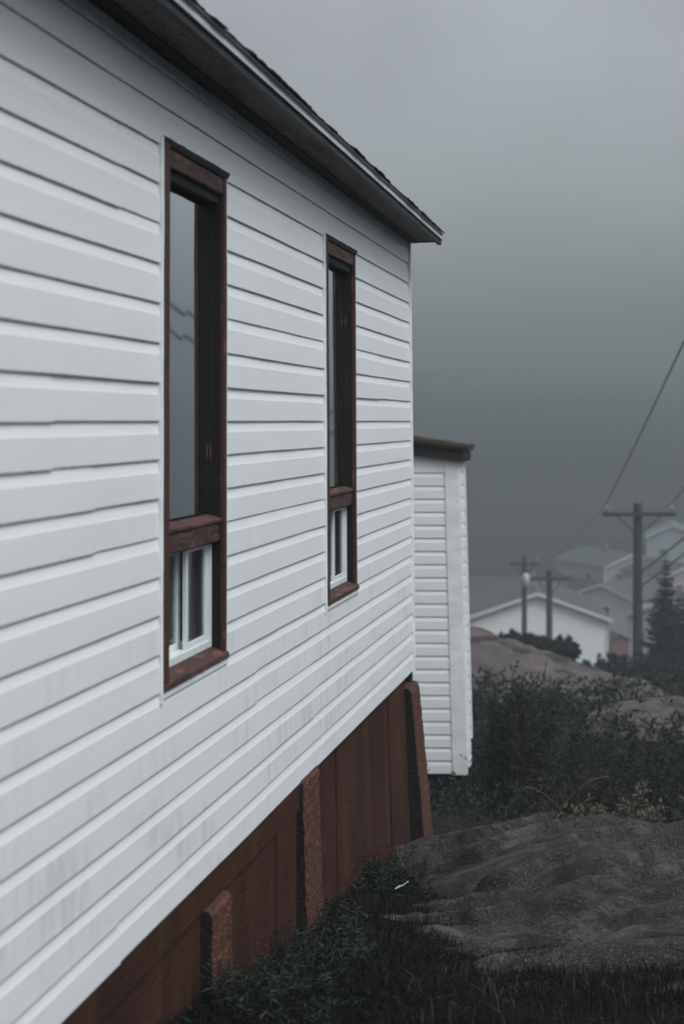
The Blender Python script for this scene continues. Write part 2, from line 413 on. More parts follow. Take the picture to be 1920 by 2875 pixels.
for i, (a, c) in enumerate(panels):
    o1 = [.002, .0, 0, .004, .002, .0, .007, -.004, .001, .0, .008, -.02][i]
    n = 8; zs = 14
    rows = []
    for j in range(n + 1):
        u = a + .002 + (c - a - .004) * j / n
        row = []
        for q in range(zs + 1):
            z = -1.45 + (gz_wall(u) - .35 + 1.45) * q / zs
            cup = -.010 * abs(2 * j / n - 1) ** 4 * (q / zs)
            row.append((u, o1 + cup + .002 * nz(u * 4, z * 4, i), z))
        rows.append([(row[0][0], -.03, -1.45)] + row)
    b.strip(rows)
    for r in (rows[0], rows[-1]): b.strip([r, [(p[0], -.03, p[2]) for p in r]])
b.build('skirting', M['skirt'], house, xf=SX)
b = MB(); grid_box(b, -4.0, 2.68, -.02, .014, -1.572, -1.452, 30, .002)
b.build('skirting_rail', M['skirt'], house, xf=SX)
b = MB(); b.box(-4.0, 5.28, -.2, -.05, -3.0, -1.46); b.box(5.1, 5.28, -HL, -.2, -3.0, -1.46); b.build('foundation', M['pier_side'], house, xf=lambda p: HX(p, False))
def pier(u0, u1, zt, p0, p1, lean_u, seed):
    b = MB(); rs = random.Random(seed); nzv = 46; nu = 12
    zb_ = gz_wall(u0) - .3
    def P(u, o, z): return (u, o, z)
    face = []; side = []; side2 = []
    for i in range(nzv + 1):
        t = i / nzv; z = zt + (zb_ - zt) * t
        pr_ = p0 + (p1 - p0) * t
        if i == 0: pr_ *= .75
        du = lean_u * t
        e0 = u0 + du + .010 * nz(z * 16, seed, 1) + .006 * nz(z * 60, seed, 2); e1 = u1 + du + .004 * nz(z * 20, seed, 4)
        row = []
        for j in range(nu + 1):
            u = e0 + (e1 - e0) * j / nu
            o = pr_ + .005 * nz(u * 30, z * 30, seed) + .004 * nz(u * 90, z * 90, seed)
            if j in (0, nu): o -= .006 + .006 * abs(nz(z * 50, seed, j))
            row.append((u, o, z))
        face.append(row)
        side.append([(u0 + du * .6, -.03, z), (u0 + du * .8, pr_ * .45, z), row[0]])
        side2.append([row[-1], (u1 + du, -.03, z)])
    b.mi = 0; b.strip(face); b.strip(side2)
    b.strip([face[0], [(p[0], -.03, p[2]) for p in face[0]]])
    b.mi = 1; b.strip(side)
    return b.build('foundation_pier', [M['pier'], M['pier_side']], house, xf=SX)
pier(1.45, 1.66, -1.575, .046, .052, .0, 1)
pier(2.68, 2.95, -1.46, .034, .044, .02, 2)
pier(5.10, 5.36, -1.53, .052, .100, .03, 3)

# windows ------------------------------------------------------------
def window(a, c, lo, hi, seed):
    rs = random.Random(seed)
    def bx(b, u0, u1, o0, o1, z0, z1): b.box(u0, u1, o0, o1, z0, z1)
    cw = .046                              # casing width
    b = MB()                               # side casings
    def board_v(b, u0, u1, o0, o1, z0, z1):
        n = 40; rows = []
        for i in range(n + 1):
            z = z0 + (z1 - z0) * i / n; j = .0013 * nz(z * 25, u0 * 9, seed)
            rows.append([(u0 + j, o0, z), (u0 + j, o1 - .002, z), (u0 + j + .002, o1, z), (u1 - .002 - j, o1, z), (u1 - j, o1 - .002, z), (u1, o0, z)])
        b.strip(rows, True); b.quad(rows[0]); b.quad(rows[-1][::-1])
    def board_h(b, u0, u1, o0, o1, z0, z1, jit=.0013):
        n = 24; rows = []
        for i in range(n + 1):
            u = u0 + (u1 - u0) * i / n; j = jit * nz(u * 22, z0 * 9, seed); j2 = jit * nz(u * 31, z1 * 7, seed + 3)
            rows.append([(u, o0, z0 + j), (u, o1 - .002, z0 + j), (u, o1, z0 + j + .003), (u, o1, z1 - .003 + j2), (u, o1 - .003, z1 + j2), (u, o0, z1 + j2)])
        b.strip(rows, True); b.quad(rows[0]); b.quad(rows[-1][::-1])
    board_v(b, a, a + .050, -.012, .0205, lo, hi - .008)
    board_v(b, c - .025, c, .002, .017, lo, hi - .008)
    # inner bead on the far casing, its narrow face towards the camera
    w = b.build('window', M['brown'], house, xf=HX)
    b = MB(); board_h(b, a + .037, c - .031, -.012, .014, hi - .072, hi - .018, .002)
    b.build('head_casing', M['brown_h'], w, xf=HX)
    b = MB(); board_h(b, a + .037, c - .031, -.02, -.001, hi - .105, hi - .0725, .002)
    b.build('stop_bead', M['brown_dark'], w, xf=HX)
    # jambs and stops
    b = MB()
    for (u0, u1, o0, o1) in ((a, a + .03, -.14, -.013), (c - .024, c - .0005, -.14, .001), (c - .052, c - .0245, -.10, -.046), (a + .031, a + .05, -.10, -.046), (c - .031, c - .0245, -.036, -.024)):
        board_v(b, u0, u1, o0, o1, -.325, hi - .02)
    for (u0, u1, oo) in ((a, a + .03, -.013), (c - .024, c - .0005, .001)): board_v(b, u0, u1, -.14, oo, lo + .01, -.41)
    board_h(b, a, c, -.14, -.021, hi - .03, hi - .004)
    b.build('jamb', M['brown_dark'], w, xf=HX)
    # drip cap: thin torn flashing
    b = MB(); rows = []
    for i in range(41):
        u = a - .004 + (c - a + .012) * i / 40
        j = .003 * nz(u * 17, 3, seed); k2 = .004 * nz(u * 9, 7, seed)
        rows.append([(u, .004, hi + .010 + j), (u, .021, hi + .008 + j), (u, .026, hi + .004 + k2), (u, .024, hi - .003 + k2), (u, .018, hi - .014 + k2 * .6), (u, .004, hi - .016)])
    b.strip(rows); b.quad([rows[-1][0], rows[-1][2], (c + .045, .012, hi + .008), (c + .02, .006, hi + .011)])
    b.build('drip_cap', M['fascia'], w, xf=HX)
    # J-channels
    b = MB()
    for (u0, u1, ww) in ((a - JW, a - .001, 0), (c + .001, c + JW * .5, 1)):
        rows = []
        for i in range(31):
            z = lo - .03 + (hi - lo + .034) * i / 30; j = .0015 * nz(z * 6, u0, seed)
            rows.append([(u0, -.0, z), (u0 + .001, .0185 + j, z), (u0 + .004, .0205 + j, z), (u1 - .003, .0205 + j, z), (u1, .0175 + j, z), (u1, .0, z)] if not ww else
                        [(u0, .004, z), (u0, .0155, z), (u1, .0155, z), (u1, .0, z)])
        b.strip(rows)
    rows = []
    for i in range(21):
        u = a - JW + (c - a + JW * 1.2) * i / 20
        rows.append([(u, .0, lo - .002), (u, .018, lo - .003), (u, .0195, lo - .008), (u, .0195, lo - .018), (u, .016, lo - .022), (u, .0, lo - .022)])
    b.strip(rows); b.build('trim_channel', M['trim'], w, xf=HX)
    # sill
    b = MB(); rows = []
    for i in range(31):
        u = a - .001 + (c - a + .006) * i / 30; j = .003 * nz(u * 30, 2, seed); q = .003 * nz(u * 60, 9, seed)
        rows.append([(u, -.14, lo + .045), (u, -.03, lo + .040), (u, .012, lo + .026 + j * .3), (u, .024, lo + .018 + j * .4), (u, .025, lo + .002 + q), (u, .018, lo - .003 + j), (u, -.0, lo - .002), (u, -.14, lo)])
    b.strip(rows, True); b.quad(rows[0]); b.quad(rows[-1][::-1])
    b.build('sill', M['brown_h'], w, xf=HX)
    # transom bar
    b = MB(); rows = []
    for i in range(31):
        u = a + .030 + (c - a - .046) * i / 30; j = .0025 * nz(u * 20, 5, seed)
        rows.append([(u, -.13, -.300), (u, -.06, -.306 + j * .3), (u, -.004, -.322 + j), (u, .006, -.327 + j), (u, .006, -.336 + j * .5), (u, -.001, -.341), (u, -.001, -.398 + j * .6), (u, -.006, -.404 + j * .6), (u, -.13, -.404)])
    b.strip(rows, True); b.quad(rows[0]); b.quad(rows[-1][::-1])
    b.build('transom', M['brown_h'], w, xf=HX)
    # upper pane
    b = MB(); b.box(a + .03, c - .0245, -.0405, -.0365, -.303, hi - .03); b.build('pane', M['glass'], w, xf=lambda p: HX(p, False))
    # inner secondary sash seen through the glass
    b = MB()
    b.box(a + .03, c - .03, -.112, -.098, -.30, -.265); b.box(c - .16, c - .14, -.112, -.098, -.265, hi - .03)
    b.build('inner_sash', M['frame_in'], w, xf=lambda p: HX(p, False))
    # vinyl slider below the transom
    s0, s1, z0, z1 = a + .0305, c - .025, lo + .0405, -.4045
    b = MB()
    def fr(b, s0, s1, o0, o1, z0, z1, t, tb):
        b.box(s0, s0 + t, o0, o1, z0, z1); b.box(s1 - t, s1, o0, o1, z0, z1)
        b.box(s0 + t, s1 - t, o0, o1, z0, z0 + tb); b.box(s0 + t, s1 - t, o0, o1, z1 - t * .5, z1)
    fr(b, s0, s1, -.115, -.028, z0, z1, .011, .024)
    b.box(s1 - .015, s1 - .0112, -.115, -.032, z0 + .024, z1 - .006); b.box(s1 - .019, s1 - .0152, -.115, -.0355, z0 + .024, z1 - .006)
    b.build('slider_frame', M['vinyl'], w, xf=lambda p: HX(p, False), bevel=.0012)
    um = (s0 + s1) / 2 + .065
    b = MB(); fr(b, um - .014, s1 - .0195, -.050, -.037, z0 + .0245, z1 - .0065, .022, .018)
    b.build('sash', M['vinyl'], w, xf=lambda p: HX(p, False), bevel=.0015)
    b = MB(); fr(b, s0 + .0115, um + .02, -.084, -.068, z0 + .0245, z1 - .0065, .026, .018)
    b.build('sash', M['vinyl'], w, xf=lambda p: HX(p, False), bevel=.0015)
    b = MB(); b.box(um + .0085, s1 - .042, -.045, -.042, z0 + .043, z1 - .018); b.build('pane', M['glass_low'], w, xf=lambda p: HX(p, False))
    b = MB(); b.box(s0 + .038, um - .0065, -.078, -.075, z0 + .043, z1 - .018); b.build('pane', M['glass_low'], w, xf=lambda p: HX(p, False))
    return w
window(*WIN[0], 1); window(*WIN[1], 2)
# curtains hanging inside the rooms
for (wi, lab) in ((0, 'pale curtain hanging behind the glass of the nearer window'), (1, 'pale curtain hanging behind the glass of the farther window')):
    a, c, lo, hi = WIN[wi]
    b = MB()
    def cur(u0, u1, z0, z1):
        rows = []
        for i in range(61):
            u = u0 + (u1 - u0) * i / 60; o = -.135 + .003 * math.sin(u * 25 + nz(u * 3, wi) * 4)
            rows.append([(u, o, z0), (u, o, z1)])
        b.strip(rows)
    cur(a - .1, a + .42, -1.0, hi + .1)
    o = b.build('curtain', M['curtain'], None, smooth=True, xf=lambda p: HX(p, False), label=lab, cat='curtain', group='curtains behind the windows')
    o.location = house.location; o.rotation_euler = house.rotation_euler

# ------------------------------------------------------------------ terrain
def lerp(pts, x):
    if x <= pts[0][0]: return pts[0][1]
    for (a, za), (c, zb2) in zip(pts, pts[1:]):
        if x <= c:
            t = (x - a) / (c - a); return za + (zb2 - za) * t
    return pts[-1][1]
PR = [(-8, -1.5), (0, -1.58), (3.9, -1.66), (5, -1.86), (6, -2.04), (7.2, -2.24), (8.2, -2.5), (9.2, -3.0), (11, -3.25), (15, -3.5), (20, -3.9), (30, -6.2), (47, -9.6), (60, -11.4), (72, -12.4), (95, -15.6), (130, -18.2), (175, -17.5), (215, -10), (330, 3), (450, 11), (700, 24)]
def ground_z(x, y):
    z = lerp(PR, y)
    if y < 12:                                   # falls with the wall foot beside the house
        u = (x - P0[0]) * .2127 + (y - P0[1]) * .9771
        o = (x - P0[0]) * .9771 - (y - P0[1]) * .2127
        t = max(0, min(1, 1 - (o - .05) / 1.0)); t = t * t * (3 - 2 * t)
        if y > 9: t *= max(0, (12 - y) / 3)
        z = z * (1 - t) + gz_wall(u) * t
    if 3.5 < y < 9: z -= .16 * max(0, min(1, (x - .15) / .5)) * min(1, (y - 3.5) / 1.2) * min(1, (9 - y))
    a = min(1, y / 40) if y > 0 else 0
    z += (.03 + .25 * a) * nz(x * .9 / (1 + 3 * a), y * .9 / (1 + 3 * a), 3)
    if y > 200: z += min(80, y - 200) * .07 * nz(x * .006, y * .006, 8)
    return z
M['ground'] = mat('dark moss and soil', (.006, .0065, .0058), .95, .1, c2=(.004, .0045, .004), vscale=(2, 2, 2), bump=(.6, (14, 14, 14), .04),
                  extra=[((.03, .024, .018), (6, 6, 6), .55, .7, .7)])
b = MB(); rows = []
ys = [-8 + i * .5 for i in range(20)]; y = 2.0
while y < 700: ys.append(y); y *= 1.014
ys.append(700)
for y in ys:
    wd = 7 + .95 * max(0, y)
    rows.append([((t / 90) * wd, y, ground_z((t / 90) * wd, y)) for t in range(-90, 91)])
b.strip(rows); b.build('ground', M['ground'], smooth=True, kind='structure')

# bedrock ------------------------------------------------------------
M['rock'] = mat('dark wet granite', (.018, .0165, .0163), .75, .3, c2=(.008, .0076, .0080), vscale=(9, 9, 9), vfac=(.35, .65),
                bump=[(.8, (14, 20, 14), .025), (1., (70, 95, 70), .014), (1., (190, 230, 190), .006)],
                extra=[((.030, .023, .022), (2.5, 6, 5), .48, .62, .7), ((.055, .050, .049), (30, 70, 60), .54, .66, .75), ((.12, .11, .10), (110, 150, 110), .58, .65, .5), ((.006, .006, .0065), (60, 120, 80), .57, .64, .7), ((.075, .072, .072), (3, 12, 9), .50, .66, .7), ((.13, .125, .12), (110, 140, 120), .60, .68, .6), ((.011, .011, .012), (18, 44, 30), .56, .66, .7), ((.085, .055, .046), (3.4, 5, 3), .58, .74, .5), ((.010, .010, .011), (3, 8, 6), .58, .68, .8)])
M['rock_far'] = mat('pinkish grey granite', (.098, .084, .082), .85, .2, c2=(.055, .050, .050), vscale=(1.5, 2.5, 4), vfac=(.35, .65),
                bump=[(.8, (3, 3, 6), .12), (.6, (25, 25, 25), .03)], extra=[((.020, .019, .020), (.9, 1.4, 5), .58, .64, .85), ((.15, .10, .08), (1.2, 1.2, 4), .6, .72, .4)])
def crest(x): return lerp([(-.5, -2.42), (.3, -2.32), (.53, -2.275), (.78, -2.215), (1.0, -2.155), (1.25, -2.13), (1.9, -2.125), (3.2, -2.125), (6, -2.18)], x)
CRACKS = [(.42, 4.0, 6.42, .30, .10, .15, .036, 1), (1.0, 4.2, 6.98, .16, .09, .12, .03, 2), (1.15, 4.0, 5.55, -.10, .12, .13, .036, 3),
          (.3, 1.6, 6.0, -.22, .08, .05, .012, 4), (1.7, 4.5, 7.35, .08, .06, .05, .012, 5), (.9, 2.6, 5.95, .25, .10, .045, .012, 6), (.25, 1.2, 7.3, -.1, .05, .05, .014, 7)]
def crack_f(x, y):                 # mask for crevice shade painted into the rock colour, plus a mossy hollow
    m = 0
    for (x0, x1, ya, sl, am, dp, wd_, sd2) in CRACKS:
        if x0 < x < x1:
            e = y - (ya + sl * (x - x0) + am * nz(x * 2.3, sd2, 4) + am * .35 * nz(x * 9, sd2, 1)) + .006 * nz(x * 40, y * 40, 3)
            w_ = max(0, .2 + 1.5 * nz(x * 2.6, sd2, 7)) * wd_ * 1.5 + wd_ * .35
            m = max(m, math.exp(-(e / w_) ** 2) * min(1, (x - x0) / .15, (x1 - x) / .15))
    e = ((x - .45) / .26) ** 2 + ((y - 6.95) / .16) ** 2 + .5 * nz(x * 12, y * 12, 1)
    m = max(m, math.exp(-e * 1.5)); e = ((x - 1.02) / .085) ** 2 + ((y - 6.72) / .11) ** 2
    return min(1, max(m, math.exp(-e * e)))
def rock_z(x, y):
    # rises from the grass in front, crest near y = 7.8, then drops away behind
    z = lerp([(3.6, -1.78), (4.6, -1.86), (5.3, -1.90), (6.2, -2.00), (7.0, -2.10), (7.8, -2.155)], y)
    cz = crest(x) + 2.155
    z += cz * min(1, max(0, (y - 5) / 2.0))
    if y > 7.8: z += -1.3 * (y - 7.8) ** 1.5 * 1.0
    # slabs: overlapping sheets stepping across the rock
    d = y - (6.25 + .22 * (x - 1.2) + .12 * nz(x * 1.6, 2, 4))
    z += -.085 * (1 / (1 + math.exp(d * 34))) - .09 * math.exp(-(d / .026) ** 2) * max(0, .4 + nz(x * 1.5, 3, 8))
    d2 = y - (7.05 + .10 * (x - 1.2) + .16 * nz(x * 1.2, 5, 9))
    z += -.035 * (1 / (1 + math.exp(d2 * 30))) - .10 * math.exp(-(d2 / .03) ** 2) * max(0, .45 + nz(x * 1.3, 7, 2))
    d3 = y - (5.55 - .18 * (x - 1.0) + .2 * nz(x * 1.1, 9, 1))
    z += -.06 * (1 / (1 + math.exp(d3 * 26)))
    z += .050 * fbm(x * .9, y * .9, 1, 3) + .014 * fbm(x * 1.6, y * 4.4, 4, 3) + .009 * fbm(x * 9, y * 15, 7, 4)
    s_ = 2.6 * (y + .45 * fbm(x * .8, y * .9, 2, 3) - .22 * x); fr_ = s_ - math.floor(s_); z += .085 * (max(0, (fr_ - .945) / .055) - fr_)
    s_ = 9 * (y + .16 * fbm(x * 1.9, y * 1.9, 6, 4) + .30 * x); fr_ = s_ - math.floor(s_); z += .020 * (max(0, (fr_ - .86) / .14) - fr_) * max(0, .5 + 1.4 * nz(x * 1.4, y * 2.2, 5))
    for (x0, x1, ya, sl, am, dp, wd_, sd2) in CRACKS:
        if x0 < x < x1:
            e = y - (ya + sl * (x - x0) + am * nz(x * 2.3, sd2, 4) + am * .35 * nz(x * 9, sd2, 1))
            if abs(e) < .2:
                f = min(1, (x - x0) / .15, (x1 - x) / .15)
                z -= f * dp * (math.exp(-(e / wd_) ** 2) + (.15 * math.exp(-abs(e) / .05) if e < 0 else 0)) * (.75 + .5 * nz(x * 5, sd2, 9))
    e = ((x - .45) / .24) ** 2 + ((y - 6.95) / .20) ** 2; z -= .10 * math.exp(-e)
    # left margin sinks into the soil by the wall
    xl = lerp([(3.5, .9), (4.6, .42), (5.3, .12), (5.9, -.02), (6.4, .02), (7.0, .08), (7.7, .06), (9, .4)], y) + .07 * nz(y * 3, 2, 2)
    e = max(0, min(1, (xl + .22 - x) / .34)); z -= .34 * e * e
    e = max(0, min(1, (4.95 + .30 * nz(x * 1.5, 3) - y) / .8)); z -= .22 * e
    return z
b = MB(); rows = []
y = 3.4
while y < 9.3:
    rows.append([(x_ * .013 - .35, y, rock_z(x_ * .013 - .35, y)) for x_ in range(0, 350)]); y += .013
b.strip(rows)
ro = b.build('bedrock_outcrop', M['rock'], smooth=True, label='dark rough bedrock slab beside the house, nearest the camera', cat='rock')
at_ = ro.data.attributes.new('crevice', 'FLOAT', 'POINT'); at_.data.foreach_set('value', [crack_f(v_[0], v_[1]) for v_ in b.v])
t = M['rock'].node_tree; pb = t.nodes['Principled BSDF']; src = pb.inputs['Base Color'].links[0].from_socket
an_ = N(t, 'ShaderNodeAttribute', attribute_name='crevice'); mx = N(t, 'ShaderNodeMix', data_type='RGBA'); mx.inputs[7].default_value = (.0045, .005, .0042, 1)  # near-black tone that paints the crevice shade
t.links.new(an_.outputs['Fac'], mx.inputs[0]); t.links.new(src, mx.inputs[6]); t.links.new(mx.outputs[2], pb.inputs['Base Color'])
def mound(name, lab, cx, cy, cz, rx, ry, h, rot, seed, m, tilt=0, pw=.5):
    b = MB(); n = 60; rows = []
    ca, sa = math.cos(rot), math.sin(rot)
    for i in range(n + 1):
        row = []
        for j in range(n + 1):
            p, q = -1 + 2 * i / n, -1 + 2 * j / n
            r = min(1, math.hypot(p, q)); hh = (1 - r ** 2) ** pw if r < 1 else 0
            x, y = p * rx, q * ry
            X, Y = x * ca - y * sa, x * sa + y * ca
            z = h * hh + tilt * p * h * hh + h * .13 * hh * fbm(X * .5 + seed, Y * .5, seed, 3) + h * .05 * hh * fbm(X * 3 + seed, Y * 3, seed, 3)
            z -= h * .12 * max(0, 1 - abs(math.sin((X * .35 + Y * 1.1 + .5 * nz(X, Y, seed)) * 1.6)) * 7) * hh
            row.append((X, Y, z - .15))
        rows.append(row)
    b.strip(rows)
    o = b.build(name, m, smooth=True, label=lab, cat='rock'); o.location = (cx, cy, cz); return o
mound('rock_outcrop', 'broad pinkish grey rock dome between the annex and the utility pole', 2.15, 21, -5.38, 3.7, 3.4, 2.06, -.15, 2, M['rock_far'], -.04)
mound('rock_outcrop', 'small brown rock knob against the annex corner on top of the dome', 2.05, 21.8, -3.62, .55, .5, .62, .1, 5, M['rock_far'])
mound('rock_outcrop', 'low brownish rock ledge below the utility pole', 3.95, 19.0, -4.40, 1.15, 1.2, .95, -.3, 9, M['rock_far'])
mound('rock_outcrop', 'flat grey rock ledge with a dark crevice at the right edge', 3.8, 16.3, -4.05, 1.5, 1.3, .98, -.25, 13, M['rock_far'])

# small pale twig lying on the rock
b = MB(); p = Vector((.262, 6.86, -2.155))
tzz = lambda x_, y_: max(rock_z(x_, y_), ground_z(x_, y_) + .02)
pts = [(.25, 6.72, tzz(.25, 6.72) + .014), (.275, 6.78, tzz(.275, 6.78) + .024), (.29, 6.83, tzz(.29, 6.83) + .022), (.32, 6.92, tzz(.32, 6.92) + .034)]
b.tube(pts, [.003, .0055, .003, .004], 6)
b.build('twig', mat('bleached wood', (.34, .34, .33), .6), smooth=True, label='short bleached white twig lying on the near bedrock', cat='twig')

# ------------------------------------------------------------------ annex
AX0, AX1, AY = -2.2, .995, 12.4
an = empty('annex', (AX1, AY, -3.1), R(-1.2), label='narrow white clapboard annex with brown shingled lean-to roof behind the house corner', cat='annex')
def AXF(p): return (p[0] + (p[2] + .05) * -.020 if False else p[0] + (-.35 - p[2]) * .027 + max(0, p[1]) * .2177, p[1], p[2] + 3.1)   # leans a little; flank parallel to the house 
AD = .40
c_ = .1141
b = MB(); k = 0; fl = []; ed = []
ztop = lambda x: -.235 - (x + 1.0) * .13
zk = -3.075
while zk < -.35:
    rows = []
    for xx in (-3.2, -2.2, -1.2, -.6, -.105):
        row = []
        for i, (a_, o_) in enumerate(PROF):
            z = zk + (a_ if i in ABS else a_ * c_)
            row.append((xx, -o_ * 1.0 + .004, z))
            fl.append(1.0 if i in (4, 5) else .2); ed.append(0)
        rows.append(row)
    b.strip(rows); zk += c_
# narrow return siding on the right flank
zk = -3.075
while zk < -.35:
    rows = []
    for yy in (.02, .15, .28, AD - .04):
        row = []
        for i, (a_, o_) in enumerate(PROF):
            z = zk + (a_ if i in ABS else a_ * c_)
            row.append((-.004 + o_, yy, z)); fl.append(1.0 if i in (4, 5) else .2); ed.append(0)
        rows.append(row)
    b.strip(rows); zk += c_
o = b.build('siding', M['siding2'], an, xf=AXF)
for nm, arr in (('flat', fl), ('edge', ed)):
    a = o.data.attributes.new(nm, 'FLOAT', 'POINT'); a.data.foreach_set('value', arr)
b = MB(); b.box(-3.2, -.006, .006, AD, -3.06, -.30); b.build('wall', M['dark'], an, xf=AXF)
b = MB(); b.box(-.106, .012, -.014, .004, -3.085, -.20); b.box(.012, .020, -.013, .05, -3.085, -.24); b.box(.008, .016, AD - .05, AD + .01, -2.85, -.24)
b.build('corner_post', M['trim'], an, xf=AXF, bevel=.002)
b = MB(); b.box(-3.2, -.1065, -.006, .006, -.40, -.20); b.build('frieze_trim', M['trim'], an, xf=AXF)
b = MB(); b.box(-3.1, .0, .03, AD - .02, -3.45, -3.05); b.build('foundation', M['pier_side'], an, xf=AXF)
# roof: sloping boards and shingles
b = MB()
def rz(x): return -.135 - (x + .45) * .135
def slab(b, x0, x1, y0, y1, t0, t1):
    i = len(b.v)
    for (x, y) in ((x0, y0), (x1, y0), (x1, y1), (x0, y1)): b.v.append((x, y, rz(x) + t0))
    for (x, y) in ((x0, y0), (x1, y0), (x1, y1), (x0, y1)): b.v.append((x, y, rz(x) + t1))
    for q in ((0,3,2,1),(4,5,6,7),(0,1,5,4),(1,2,6,5),(2,3,7,6),(3,0,4,7)): b.f.append(tuple(i+k for k in q)); b.m.append(0)
slab(b, -3.2, .06, -.06, AD + .05, -.150, -.055); b.build('fascia', mat('dark brown fascia', (.020, .014, .012), .6, .2, c2=(.012, .010, .009), vscale=(3, 3, 20)), an, xf=AXF)
b = MB(); rs = random.Random(4)
slab(b, -3.2, .085, -.085, AD + .07, -.053, -.033)
x = .10
for i in range(14):
    x1 = x; x0 = x - .23
    y = -.095
    while y < AD + .05:
        j = rs.uniform(-.006, .006); th = rs.uniform(.004, .012)
        slab(b, x0, x1 + j, y, y + rs.uniform(.2, .3), -.030, -.006 + th)
        y += .3
    x -= .215
b.build('roof', M['shingle_b'], an, xf=AXF)

# ------------------------------------------------------------------ utility poles
M['pole'] = mat('weathered pole wood', (.040, .040, .042), .85, .2, c2=(.022, .022, .024), vscale=(8, 8, 1.2), bump=(.5, (40, 40, 3), .01))
M['arm'] = mat('crossarm wood', (.040, .028, .027), .8, .2, c2=(.025, .020, .02), vscale=(3, 8, 8))
M['porcelain'] = mat('grey insulator', (.16, .18, .19), .3, .5)
M['steel'] = mat('galvanised can', (.42, .45, .47), .5, .4, c2=(.32, .35, .36), vscale=(5, 5, 5))
M['wire'] = mat('cable', (.02, .021, .022), .5, .3)
def pole(X, Y, ztop, zbase, armw, rad, lab, transformer=False):
    p = empty('utility_pole', (X, Y, zbase), label=lab, cat='utility pole', group='utility poles down the slope')
    h = ztop - zbase
    b = MB(); b.tube([(0, 0, 0), (0, 0, h * .5), (0, 0, h)], [rad * 1.15, rad, rad * .85], 14); b.build('pole_shaft', M['pole'], p, smooth=True)
    b = MB(); za = h - .36; b.box(-armw / 2, armw / 2, -rad - .10, -rad + .01, za - .06, za + .06); b.build('crossarm', M['arm'], p, bevel=.01)
    b = MB()
    for s in (-1, 1): b.tube([(s * armw * .30, -rad - .05, za - .06), (s * rad * .6, -rad * .9, za - .62)], .022, 6)
    b.build('brace', M['steel'] if False else M['pole'], p)
    for s in (-1, 1):
        b = MB(); x = s * (armw / 2 - .14)
        b.tube([(x, -rad - .05, za + .06), (x, -rad - .05, za + .16), (x, -rad - .05, za + .17), (x, -rad - .05, za + .21), (x, -rad - .05, za + .22), (x, -rad - .05, za + .27), (x, -rad - .05, za + .28), (x, -rad - .05, za + .36)], [.02, .02, .06, .06, .035, .05, .03, .055], 10)
        b.build('insulator', M['porcelain'], p, smooth=True)
    if transformer:
        b = MB(); b.tube([(.03, -rad - .18, h - 1.42), (.03, -rad - .18, h - 1.40), (.03, -rad - .18, h - .86), (.03, -rad - .18, h - .83), (.03, -rad - .18, h - .78)], [.14, .17, .17, .14, .05], 14)
        b.build('transformer', M['steel'], p, smooth=True)
    return p
def at(x, y, Y): return Vector(((x - 960) / 3993 * Y, Y, (1181.5 - y) / 3993 * Y))
P1 = at(1789, 1412, 47); pole(P1.x, 47, P1.z, -12.0, 2.42, .165, 'tall dark utility pole with crossarm nearest the camera, beside the spruce')
P2 = at(1541, 1600, 60); pole(P2.x, 60, P2.z, -12.0, 1.65, .14, 'middle utility pole in front of the white gable, plain crossarm, no transformer')
P3 = at(1471, 1560, 66); pole(P3.x, 66, P3.z, -12.6, 1.35, .125, 'faint thin utility pole carrying a pale transformer can', True)
def wire(pts, sag, r, lab):
    a, c = Vector(pts[0]), Vector(pts[1]); n = 26
    b = MB(); b.tube([a.lerp(c, i / n) - Vector((0, 0, sag * 4 * (i / n) * (1 - i / n))) for i in range(n + 1)], r, 5)
    b.build('power_cable', M['wire'], smooth=True, label=lab, cat='cable', group='overhead cables')
i1 = Vector((P1.x - 1.07, 46.8, P1.z)); i2 = Vector((P1.x + 1.07, 46.8, P1.z))
wire((i1, at(2060, 654, 20)), .06, .017, 'cable rising steeply right from the left insulator of the nearest pole')
wire((i2, at(2190, 930, 27)), .25, .016, 'cable leaving the right insulator of the nearest pole towards the frame edge')
def ext(a, c, t): return a + (c - a) * t
wire((at(1795, 1610, 46.8), ext(at(1795, 1610, 46.8), at(2150, 1305, 30), 2.05)), .10, .026, 'upper of two thick service cables running right from the pole shaft')
wire((at(1800, 1645, 46.8), ext(at(1800, 1645, 46.8), at(2150, 1360, 30), 2.05)), .10, .023, 'lower of two thick service cables running right from the pole shaft')
wire((i1, Vector((P2.x - .7, 59.8, P2.z))), .2, .0055, 'faint cable dropping left from the nearest pole to the middle pole')
wire((Vector((P2.x + .7, 59.8, P2.z)), i2), .2, .0055, 'faint cable from the right end of the middle crossarm to the nearest pole')
wire((Vector((P2.x - .7, 60.2, P2.z)), Vector((P3.x - .55, 65.8, P3.z))), .2, .018, 'short faint cable between the two farther poles')

